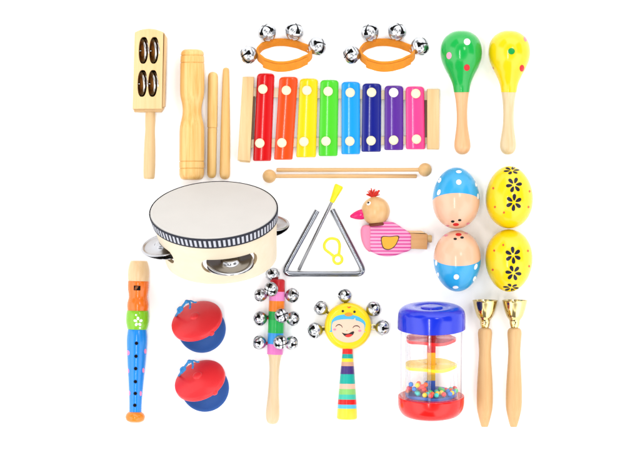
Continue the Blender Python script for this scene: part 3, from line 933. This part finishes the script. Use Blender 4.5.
mb = MB(); mb.lathe(M, [(B_, [(68.4, 9.1), (70, 9.5), (76, 10.2), (83, 10.2), (100, 9.2), (120, 7.6), (138, 6.4), (151, 6.1)], 4)], seg=56)
bv = mb.bvh()
for px, py in ((137.2, 342.8), (136.7, 355.7), (136.3, 368), (136.0, 381), (135.8, 392.8), (135.3, 404.6)):
    mb.decal(bv, ell(*L(px, py), 2.0, 1.95, n=18), paint('0A5AA8', 0.4), off=0.08)
    mb.decal(bv, ell(*L(px, py), 1.6, 1.55, n=18), HOLE, off=0.14)
for px, py, a in ((128.4, 352.5, 2.0), (145.6, 351, 1.1), (128.2, 370.6, 1.6), (143.6, 370, 1.0), (129.7, 392.6, 1.1), (141.0, 393, 1.0)):
    mb.decal(bv, ell(*L(px, py), a, 2.5, n=16), paint('F58CC0', 0.3))
mb.build('body', r, label='blue tapering section with six finger holes')
mb = MB(); OE = paint('F58A20', 0.22, coat=0.5)
mb.lathe(M, [(OE, [(150.6, 6.2), (152, 8.2), (154.5, 9.6), (157, 9.6), (159.4, 8.4), (161, 5.4)], 4), (HOLE, [(161, 3.6), (158, 3.4), (158, 0)], 1)], seg=56)
mb.build('foot_joint', r); settle(r)

# ------------------------------------------------------------------ castanets
r = thing('castanet', 200, 326, 14, 'red and blue castanet pair tied with blue cord, the upper of two', 'castanet', 'red and blue castanets')
RD = paint('F03238', 0.38, 0.04, coat=0.15); BL = paint('2A5CA8', 0.45, 0.06, bump=0.06)
mb = MB()
M = Matrix.Translation(Vector(L(201.4, 329.0, 6))) @ rot_to((0.02, -0.04, 1))
mb.lathe(M, [(BL, [(-7, 0), (-6.6, 12), (-4, 20), (-1, 23.4), (0.6, 24.0), (1.0, 23.6), (1.0, 22.5)], 3), (BL, [(1.0, 22.5), (-1.2, 15), (-1.6, 0)], 3)], seg=72)
mb.build('lower_shell', r, label='blue shell')
ax = math.radians(22)
mj = Vector((math.cos(ax), math.sin(ax), 0)); mn = Vector((math.sin(ax), -math.cos(ax), 0))   # mn: image down-right
t = math.radians(50)
nrm = (-mn*math.sin(t)+Vector((0, 0, 1))*math.cos(t))
mb = MB()
M = Matrix.Translation(Vector(L(197.0, 320.2, 22))) @ rot_to(nrm)
mb.lathe(M, [(RD, [(-3.2, 22.8), (-3.2, 25.6), (-2.2, 26.2), (0.6, 26.0), (1.8, 25.0), (3.8, 20), (5.6, 12), (6.6, 5)], 3), (RD, [(6.6, 5), (7.8, 4.0), (8.3, 2.8), (8.4, 0)], 2)], seg=80)
p0 = Vector(L(197.0, 320.2, 22))+(mn*math.cos(t)+Vector((0, 0, 1))*math.sin(t))*22.4+mj*9.5-nrm*2.4
mb.sphere(p0, 3.3, RD, seg=20)
mb.build('upper_shell', r, label='red shell')
CB = cloth('3E94D8')
mb = MB()
def cz(lst): return [L(x, y, z) for x, y, z in lst]
mb.tube(cz([(176, 316, 12), (179.0, 312.0, 26), (181.5, 308.5, 29), (184.6, 304.4, 30), (187.6, 300.8, 29), (190, 301.6, 27), (191, 305, 27)]), 1.15, CB, seg=10)
mb.tube(cz([(187.6, 301, 29), (191.5, 300.6, 27), (195, 302.2, 25), (197.0, 302.0, 24)]), 0.8, CB, seg=10)
mb.tube(cz([(179.5, 312.4, 28), (178.8, 308.8, 29), (181.4, 306.8, 30), (183.4, 308.6, 30), (181.0, 311.2, 29)]), 1.0, CB, seg=10)
mb.tube(cz([(191.2, 305.4, 27), (190.4, 308.4, 28)]), 0.9, CB, seg=8)
mb.sphere(L(187.4, 301.4, 29), 2.1, CB, seg=14); mb.sphere(L(179.6, 311.6, 28), 1.9, CB, seg=14)
mb.build('cord', r)
settle(r)
c = copy_tree(r); c.location = ((203.2-320)*0.001*(1-14/D), (225-385.2)*0.001*(1-14/D), 0); c.rotation_euler.z = math.radians(1.5)
c['label'] = 'red and blue castanet pair tied with blue cord, the lower of two'

# ------------------------------------------------------------------ bell stick
r = thing('bell_stick', 276, 350, 14, 'wooden stick with rainbow banded top and ten silver jingle bells', 'jingle bells')
M = frame(L(277.6, 279.5, 14), L(272.2, 424.5, 9))
RB = [('C81E28', 0, 12.2), ('F08CC8', 12.2, 21.4), ('F98418', 21.4, 32), ('0CA044', 32, 40.5), ('1DB954', 40.5, 53.6), ('38A0EC', 53.6, 64.6), ('EE7CC8', 64.6, 75)]
mb = MB(); secs = [(paint(RB[0][0], 0.35, coat=0.2), [(0, 0), (0, 5.4), (0.6, 6.8), (1.8, 7.4), (12.2, 7.7)], 1)]
for h, a, b_ in RB[1:]: secs.append((paint(h, 0.35, coat=0.2), [(a, 7.8), (b_, 7.9)], 1))
mb.lathe(M, secs, seg=48); mb.build('banded_post', r)
mb = MB(); WC = wood('F1DAB6', 'E5C798', 'Y', seed=71)
mb.lathe(M, [(WC, [(75, 6.9), (80, 5.8), (90, 4.9), (102, 4.9), (118, 5.7), (130, 6.7), (138, 6.7), (142.6, 5.4), (144.6, 3.0), (145, 0)], 4)], seg=40)
mb.build('handle', r)
bl = [(272.6, 275.2, 12, 7.0, -.3, .8, .5), (271.4, 289.2, 27, 7.1, -.25, -.1, 1), (260.8, 295.2, 14, 6.7, -.8, 0, .6), (292, 295.7, 14, 7.2, .7, 0, .7),
      (260.4, 318.6, 14, 7.1, -.7, -.15, .7), (281.8, 315.6, 27, 7.0, .15, .1, 1), (292.6, 318.8, 13, 7.1, .8, -.1, .6),
      (259.6, 342.8, 13, 7.0, -.6, .1, .8), (280.4, 341.8, 26, 7.1, .2, -.2, 1), (291.2, 343.2, 13, 7.0, .8, -.1, .6)]
for i, (px, py, z, rr, a, b_, c_) in enumerate(bl):
    bell(r, L(px, py, z), rr, (a, b_, c_), spin=i*0.9)
    w = MB(); base = Vector(L(276.6-(py-280)*0.035, py+(4 if i == 0 else 0), 13)); q = Vector(L(px, py, z)); 
    w.tube([base, q-(q-base).normalized()*rr*0.7], 1.0, cloth('C83038'), seg=8, n=1); w.build('bell_tie', r)
settle(r)

# ------------------------------------------------------------------ face rattle
r = thing('bell_rattle', 348, 350, 10, 'hand rattle with round yellow smiling face, five silver bells and rainbow striped handle', 'rattle')
YF = paint('FBD60E', 0.3, 0.03, coat=0.3)
mb = MB(); fc = L(348, 326.2)
mb.lathe(Matrix.Translation(Vector((fc[0], fc[1], 0))), [(YF, [(2, 0), (2, 20.5), (3.2, 22.6), (6, 23.4), (11, 23.4), (14.6, 22.4), (16, 20.2), (16.3, 18.4)], 3), (YF, [(16.3, 18.4), (16.3, 0)], 1)], seg=96)
def f3(x, y): return L(325+x/12.8, 305+y/12.8)
def fp(pts): return [f3(*p) for p in pts]
def blob(pts, n=4): return smooth_closed(fp(pts), n)
SKN = paint('FBCDB4', 0.4, 0.02); HAIR = paint('4CB6DC', 0.4); LN = paint('2A2624', 0.5)
mb.flatpoly(blob([(78, 265), (90, 195), (140, 145), (205, 126), (295, 120), (385, 134), (455, 165), (508, 212), (516, 262), (500, 330), (490, 345), (85, 345), (74, 320)]), 16.42, HAIR)
mb.flatpoly(blob([(90, 268), (102, 222), (140, 200), (200, 186), (290, 180), (362, 184), (384, 164), (392, 194), (440, 210), (492, 242), (503, 290), (492, 360), (440, 430), (370, 468), (290, 478), (215, 464), (140, 420), (96, 350)], 4), 16.5, SKN)
def arc(cx, cy, a, b_, t0, t1, wd, n=12):
    o_, i_ = [], []
    for k in range(n+1):
        t = t0+(t1-t0)*k/n; w_ = wd*(0.45+0.55*math.sin(PI*k/n))
        o_.append((cx+(a+w_)*math.cos(t), cy-(b_+w_)*math.sin(t))); i_.append((cx+(a-w_)*math.cos(t), cy-(b_-w_)*math.sin(t)))
    return fp(o_+i_[::-1])
mb.flatpoly(arc(178, 296, 44, 46, 0.15, PI-0.35, 6), 16.6, LN)
mb.flatpoly(arc(400, 302, 46, 38, 0.2, PI-0.2, 6), 16.6, LN)
mb.flatpoly(blob([(216, 352), (250, 362), (300, 362), (345, 338), (368, 336), (372, 352), (352, 384), (318, 404), (278, 408), (244, 388)]), 16.6, LN)
mb.flatpoly(blob([(258, 390), (290, 374), (330, 372), (350, 380), (330, 400), (298, 410), (272, 404)]), 16.7, paint('E8302C', 0.4))
mb.flatpoly(ell(*f3(124, 312), 1.5, 1.1), 16.6, paint('F58CA4', 0.4)); mb.flatpoly(ell(*f3(444, 328), 1.6, 1.1), 16.6, paint('F58CA4', 0.4))
mb.flatpoly(ell(*f3(278, 326), 0.6, 0.4), 16.6, paint('C07850', 0.4))
mb.flatpoly(ell(*f3(228, 78), 1.25), 16.6, LN); mb.flatpoly(ell(*f3(376, 86), 1.25), 16.6, LN)
mb.flatpoly(ell(*f3(302, 120), 4.1, 1.9), 16.66, paint('F8962A', 0.4))
mb.flatpoly(blob([(284, 14), (300, 26), (330, 16), (322, 34), (302, 40), (290, 32)]), 16.6, paint('E85A28', 0.4))
mb.build('face_disc', r)
M = frame(L(347.6, 346, 9.5), L(347, 419.5, 11))
bands = [('E8241E', 354), ('10A8A0', 358.4), ('F6E02A', 361.8), ('D8A484', 366), ('46307C', 374), ('12B4A4', 383.6), ('F8C4AC', 388.6), ('90D474', 394.2), ('44C8B0', 399.2), ('E81E20', 404.2), ('5CC4E4', 408.2), ('F4DE3C', 419.2)]
def hr_(y): 
    tb = [(346, 5.0), (354, 5.3), (362, 6.0), (374, 7.1), (388, 8.2), (404, 9.4), (419.2, 10.2)]
    for (y0, r0), (y1, r1) in zip(tb, tb[1:]):
        if y <= y1: return r0+(r1-r0)*(y-y0)/(y1-y0)
    return tb[-1][1]
mb = MB(); y0 = 346; secs = []
for k, (h, y1) in enumerate(bands):
    m = paint(h, 0.35, coat=0.15)
    if k == len(bands)-1: secs.append((m, [(y0-346, hr_(y0)), (y1-348, hr_(y1)), (y1-346.8, hr_(y1)-0.5), (y1-346, hr_(y1)-1.8), (y1-346, 0)], 1))
    else: secs.append((m, [(y0-346, hr_(y0)), (y1-346, hr_(y1))], 1))
    y0 = y1
mb.lathe(M, secs, seg=56); mb.build('handle', r)
bl = [(345, 296.0, 7.0), (321.2, 308.4, 7.2), (373.4, 309.2, 7.6), (315.4, 330.6, 7.9), (382.2, 327.8, 7.5)]
for i, (px, py, rr) in enumerate(bl):
    q = Vector(L(px, py, 9)); c0 = Vector((fc[0], fc[1], 9)); d = (q-c0).normalized()
    bell(r, q, rr, (d.x*.8, d.y*.8, 0.75), spin=0.4+i*1.1)
    w = MB(); s0 = c0+d*22.6; tt = Vector((-d.y, d.x, 0))
    w.tube([s0+tt*1.8, s0+d*3+tt*2.4, q-d*rr*.75+tt*1.6, q-d*rr*.6, q-d*rr*.75-tt*1.6, s0+d*3-tt*2.4, s0-tt*1.8], 0.55, BRASS, seg=8); w.build('wire_loop', r)
settle(r)

# ------------------------------------------------------------------ clear rattle drum
r = thing('bead_rattle', 431, 359, 33, 'clear plastic cylinder rattle with blue lid, red base and coloured beads inside', 'rattle')
al = math.radians(10)
axv = Vector((0, -math.cos(al), -math.sin(al)))     # from lid to base
top0 = Vector(L(431, 307.0, 33))
M = Matrix.Translation(top0) @ Matrix((Vector((1, 0, 0)), (axv.cross(Vector((1, 0, 0)))), axv)).transposed().to_4x4()
BLU = paint('1234EA', 0.2, 0.02, coat=0.6, bump=0.005, k=0.5); RDB = paint('F01410', 0.22, 0.02, coat=0.5, bump=0.005, k=0.62)
mb = MB(); mb.lathe(M, [(BLU, [(-0.6, 0), (-0.6, 10), (0.6, 11), (0.9, 15), (-0.2, 17.5), (-0.6, 20)], 2), (BLU, [(-0.6, 20), (-0.5, 25), (0.6, 28.6), (3.2, 31.6), (7, 33.0), (13, 33.4), (21.4, 33.4)], 4), (BLU, [(21.4, 33.4), (21.8, 32.8), (21.8, 29.5)], 1)], seg=96)
mb.build('lid', r)
HB = 89.5   # base starts
mb = MB(); mb.lathe(M, [(RDB, [(HB, 29.5), (HB, 32.4), (HB+0.5, 32.8)], 1), (RDB, [(HB+0.5, 32.8), (HB+8, 32.8), (HB+14, 31.4), (HB+18.5, 28.0), (HB+20.5, 23)], 4), (RDB, [(HB+20.5, 23), (HB+20.7, 0)], 1)], seg=96)
mb.build('base', r)
mb = MB(); mb.lathe(M, [(CLEAR, [(21.8, 30.4), (HB, 30.4)], 1)], seg=96, cap0=False, cap1=False)
tb = mb.build('clear_tube', r)
for ang in (-0.10, 0.98, -0.98, 2.3, -2.3, 3.3):
    mb = MB(); s_ = 29.0*math.sin(ang); c_ = 29.0*math.cos(ang)
    a = M @ Vector((s_, -c_ if (M @ Vector((0, -1, 0))-M @ Vector((0, 0, 0))).z > 0 else c_, 22)); b2 = M @ Vector((s_, -c_ if (M @ Vector((0, -1, 0))-M @ Vector((0, 0, 0))).z > 0 else c_, HB))
    mb.tube([a, b2], 1.7, CLEAR_RIB, seg=12, n=1); mb.build('rib', tb)
SG = -1 if (M.to_3x3() @ Vector((0, -1, 0))).z > 0 else 1
def shelf(h, rad, m, name, lab, a0, a1, inner=5.5, th=1.8):
    mb = MB(); N = 60; rows = []
    for i in range(N+1):
        t = a0+(a1-a0)*i/N
        dip = 0.7*math.sin(4*t)
        q = []
        for rr, hh in ((inner, h), (rad, h+dip), (rad, h+th+dip+1.2), (inner, h+th)):
            q.append(mb.bm.verts.new(M @ Vector((rr*math.sin(t), SG*rr*math.cos(t), hh))))
        rows.append(q)
    for A, B in zip(rows, rows[1:]):
        for k in range(4): mb.face([A[k], A[(k+1) % 4], B[(k+1) % 4], B[k]], m)
    mb.face(rows[0], m); mb.face(rows[-1][::-1], m)
    bmesh.ops.recalc_face_normals(mb.bm, faces=mb.bm.faces)
    return mb.build(name, r, label=lab)
def tinted(hexc):
    m, nt, b = newmat('tinted_plastic_'+hexc)
    b.inputs['Base Color'].default_value = col(hexc, 0.92); b.inputs['Roughness'].default_value = 0.15
    out = nt.nodes['Material Output']; tr = nt.nodes.new('ShaderNodeBsdfTransparent'); tr.inputs['Color'].default_value = tuple(0.45*x+0.55 for x in col(hexc, 1.0)[:3])+(1,)
    mx = nt.nodes.new('ShaderNodeMixShader'); mx.inputs[0].default_value = 0.55
    nt.links.new(tr.outputs[0], mx.inputs[1]); nt.links.new(b.outputs[0], mx.inputs[2]); nt.links.new(mx.outputs[0], out.inputs['Surface'])
    return m
shelf(31.0, 24.6, tinted('F80810'), 'shelf', 'red shelf', 0, 2*PI)
shelf(57.5, 25.4, tinted('FFEA08'), 'shelf', 'yellow shelf', 0, 2*PI)
shelf(86.5, 25.4, tinted('3C74D8'), 'shelf', 'blue shelf', 0, 2*PI)
mb = MB()
for hx, a, b2 in (('C8141C', 20, 45.4), ('F8B40C', 45.4, 67), ('C49A10', 67, 73.5), ('1C50C0', 73.5, 88)):
    mm = paint(hx, 0.3, k=0.8)
    q = [(-4, -4), (4, -4), (4, 4), (-4, 4)]
    A = [mb.bm.verts.new(M @ Vector((x, y, a))) for x, y in q]; B = [mb.bm.verts.new(M @ Vector((x, y, b2))) for x, y in q]
    for k in range(4): mb.face([A[k], A[(k+1) % 4], B[(k+1) % 4], B[k]], mm)
bmesh.ops.recalc_face_normals(mb.bm, faces=mb.bm.faces)
mb.build('centre_post', r)
hexes = ['F23A3A', 'F6D02C', '30C878', 'F86A3A', '2E7FE0', '38C8C0', 'E8364C', '38D060']
beadpos = []
tries = 0
while len(beadpos) < 42 and tries < 4000:
    tries += 1
    t = random.uniform(-1.9, 1.9); rr = random.uniform(9, 25.5); lv = random.choice([0, 0, 1, 2]) if -1.3 < t < -0.35 else 0
    p = Vector((rr*math.sin(t), SG*rr*math.cos(t), 83.8-4.3*lv))
    if all((p-o2).length > 4.6 for o2 in beadpos): beadpos.append(p)
for p in beadpos:
    mb = MB(); mb.sphere(M @ p, 2.45, paint(random.choice(hexes), 0.25, coat=0.4, k=0.8), seg=18); mb.build('bead', r)
settle(r)

# ------------------------------------------------------------------ hand bells
r = thing('hand_bell', 484.6, 363, 10, 'small brass hand bell on a turned wooden handle, next to the clear bead rattle', 'hand bell', 'brass bells on wooden handles')
WB = wood('F0C48A', 'E4B072', 'Y', seed=81, rough=0.5)
M = frame(L(485.0, 300.5, 12.6), L(484.7, 427, 8.6))
mb = MB(); mb.lathe(M, [(BRASS, [(0, 11.7), (-0.3, 12.4), (0.3, 12.7), (1.4, 12.2), (6, 11.2), (11, 9.9), (16, 8.0), (19, 5.8), (20.8, 5.0)], 4), (BRASS, [(20.8, 5.0), (23, 4.9), (26, 4.2), (28.2, 3.4)], 3)], seg=72, cap0=False)
mb.lathe(M, [(BRASS, [(0, 11.7), (6, 10.4), (14, 8.0), (18, 4), (18.5, 0)], 3)], seg=72, cap0=False)
cup = mb.build('bell_cup', r)
mb = MB(); mb.sphere(M @ Vector((0, 0, 6)), 2.6, BRASS, seg=16); mb.tube([M @ Vector((0, 0, 6)), M @ Vector((0, 0, 18))], 0.6, BRASS, seg=8); mb.build('clapper', cup)
mb = MB(); mb.lathe(M, [(WB, [(27.6, 0), (27.6, 3.6), (28.0, 5.2), (29.4, 6.5)], 1), (WB, [(29.4, 6.5), (33, 7.1), (40, 6.6), (50, 6.0), (58, 6.2), (70, 6.9), (84, 7.7), (98, 8.0), (108, 7.6), (118, 5.6), (125.5, 3.6)], 4), (WB, [(125.5, 3.6), (126.3, 3.0), (126.4, 0)], 1)], seg=48)
mb.build('handle', r); settle(r)
c = copy_tree(r); c.location.x = (513.9-320)*0.001*(1-10/D); c.rotation_euler.z = math.radians(-0.3)
c['label'] = 'small brass hand bell on a turned wooden handle, farther right of the two'

# ------------------------------------------------------------------ camera, world, lamps
cam = bpy.data.cameras.new('camera'); co = bpy.data.objects.new('camera', cam); COL.objects.link(co)
co.location = (0, 0, D*0.001); cam.sensor_width = 36; cam.lens = 36*D/640.0; cam.clip_end = 50; cam.clip_start = 0.1
sc.camera = co

w = bpy.data.worlds.new('World'); sc.world = w; w.use_nodes = True
nt = w.node_tree; bg = nt.nodes['Background']
def mth(op, a=None, b=None, c=None):
    n = nt.nodes.new('ShaderNodeMath'); n.operation = op
    for i, v in enumerate((a, b, c)):
        if v is None: continue
        if isinstance(v, (int, float)): n.inputs[i].default_value = v
        else: nt.links.new(v, n.inputs[i])
    return n.outputs[0]
def sstep(v, lo, hi):
    n = nt.nodes.new('ShaderNodeMapRange'); n.interpolation_type = 'SMOOTHSTEP'
    nt.links.new(v, n.inputs['Value']); n.inputs['From Min'].default_value = lo; n.inputs['From Max'].default_value = hi
    return n.outputs[0]
tc = nt.nodes.new('ShaderNodeTexCoord'); sp = nt.nodes.new('ShaderNodeSeparateXYZ'); nt.links.new(tc.outputs['Generated'], sp.inputs[0])
X, Y, Z = sp.outputs
az = mth('ARCTAN2', Y, X)
# invented studio surround for reflections: bright bands, dark gaps, dim top, dark camera side
gap = sstep(mth('SINE', mth('MULTIPLY_ADD', az, 3.0, 0.7)), 0.0, 0.5)
mid = mth('MULTIPLY', sstep(Z, 0.25, 0.35), mth('SUBTRACT', 1.0, sstep(Z, 0.74, 0.84)))
g = mth('MULTIPLY', mth('MULTIPLY', gap, mid), 0.9)
dim_top = mth('MULTIPLY', sstep(Z, 0.76, 0.88), 0.78)
zen = mth('MULTIPLY', sstep(Z, 0.885, 0.93), 0.95)
low = mth('MULTIPLY', mth('SUBTRACT', 1.0, sstep(Z, 0.15, 0.5)), 0.4)
dark = mth('MAXIMUM', mth('MAXIMUM', mth('MAXIMUM', g, dim_top), zen), low)
val = mth('SUBTRACT', 1.0, dark)
bg.inputs['Color'].default_value = (1, 1, 1, 1)
STR_W = 3.7
nt.links.new(mth('MULTIPLY', val, STR_W), bg.inputs['Strength'])

def area(name, loc, target, sx, sy, power):
    l = bpy.data.lights.new(name, 'AREA'); l.shape = 'RECTANGLE'; l.size = sx; l.size_y = sy; l.energy = power
    o = bpy.data.objects.new(name, l); COL.objects.link(o); o.location = loc
    o.rotation_euler = (Vector(target)-Vector(loc)).to_track_quat('-Z', 'Y').to_euler()
    return o
st = area('strip_softbox', (-0.27, -0.35, 2.2), (-0.05, -0.35, 0), 0.10, 1.3, 16)
st.rotation_euler = (0, -0.1, 0)
area('highlight_softbox', (0.75, 0.6, 2.2), (0, 0, 0), 0.35, 0.35, 6)  # added lamp, gives glossy parts a rectangular highlight

vs = sc.view_settings; vs.view_transform = 'Standard'; vs.look = 'None'; vs.exposure = 0; vs.gamma = 1
sc.cycles.max_bounces = 12; sc.cycles.transparent_max_bounces = 24
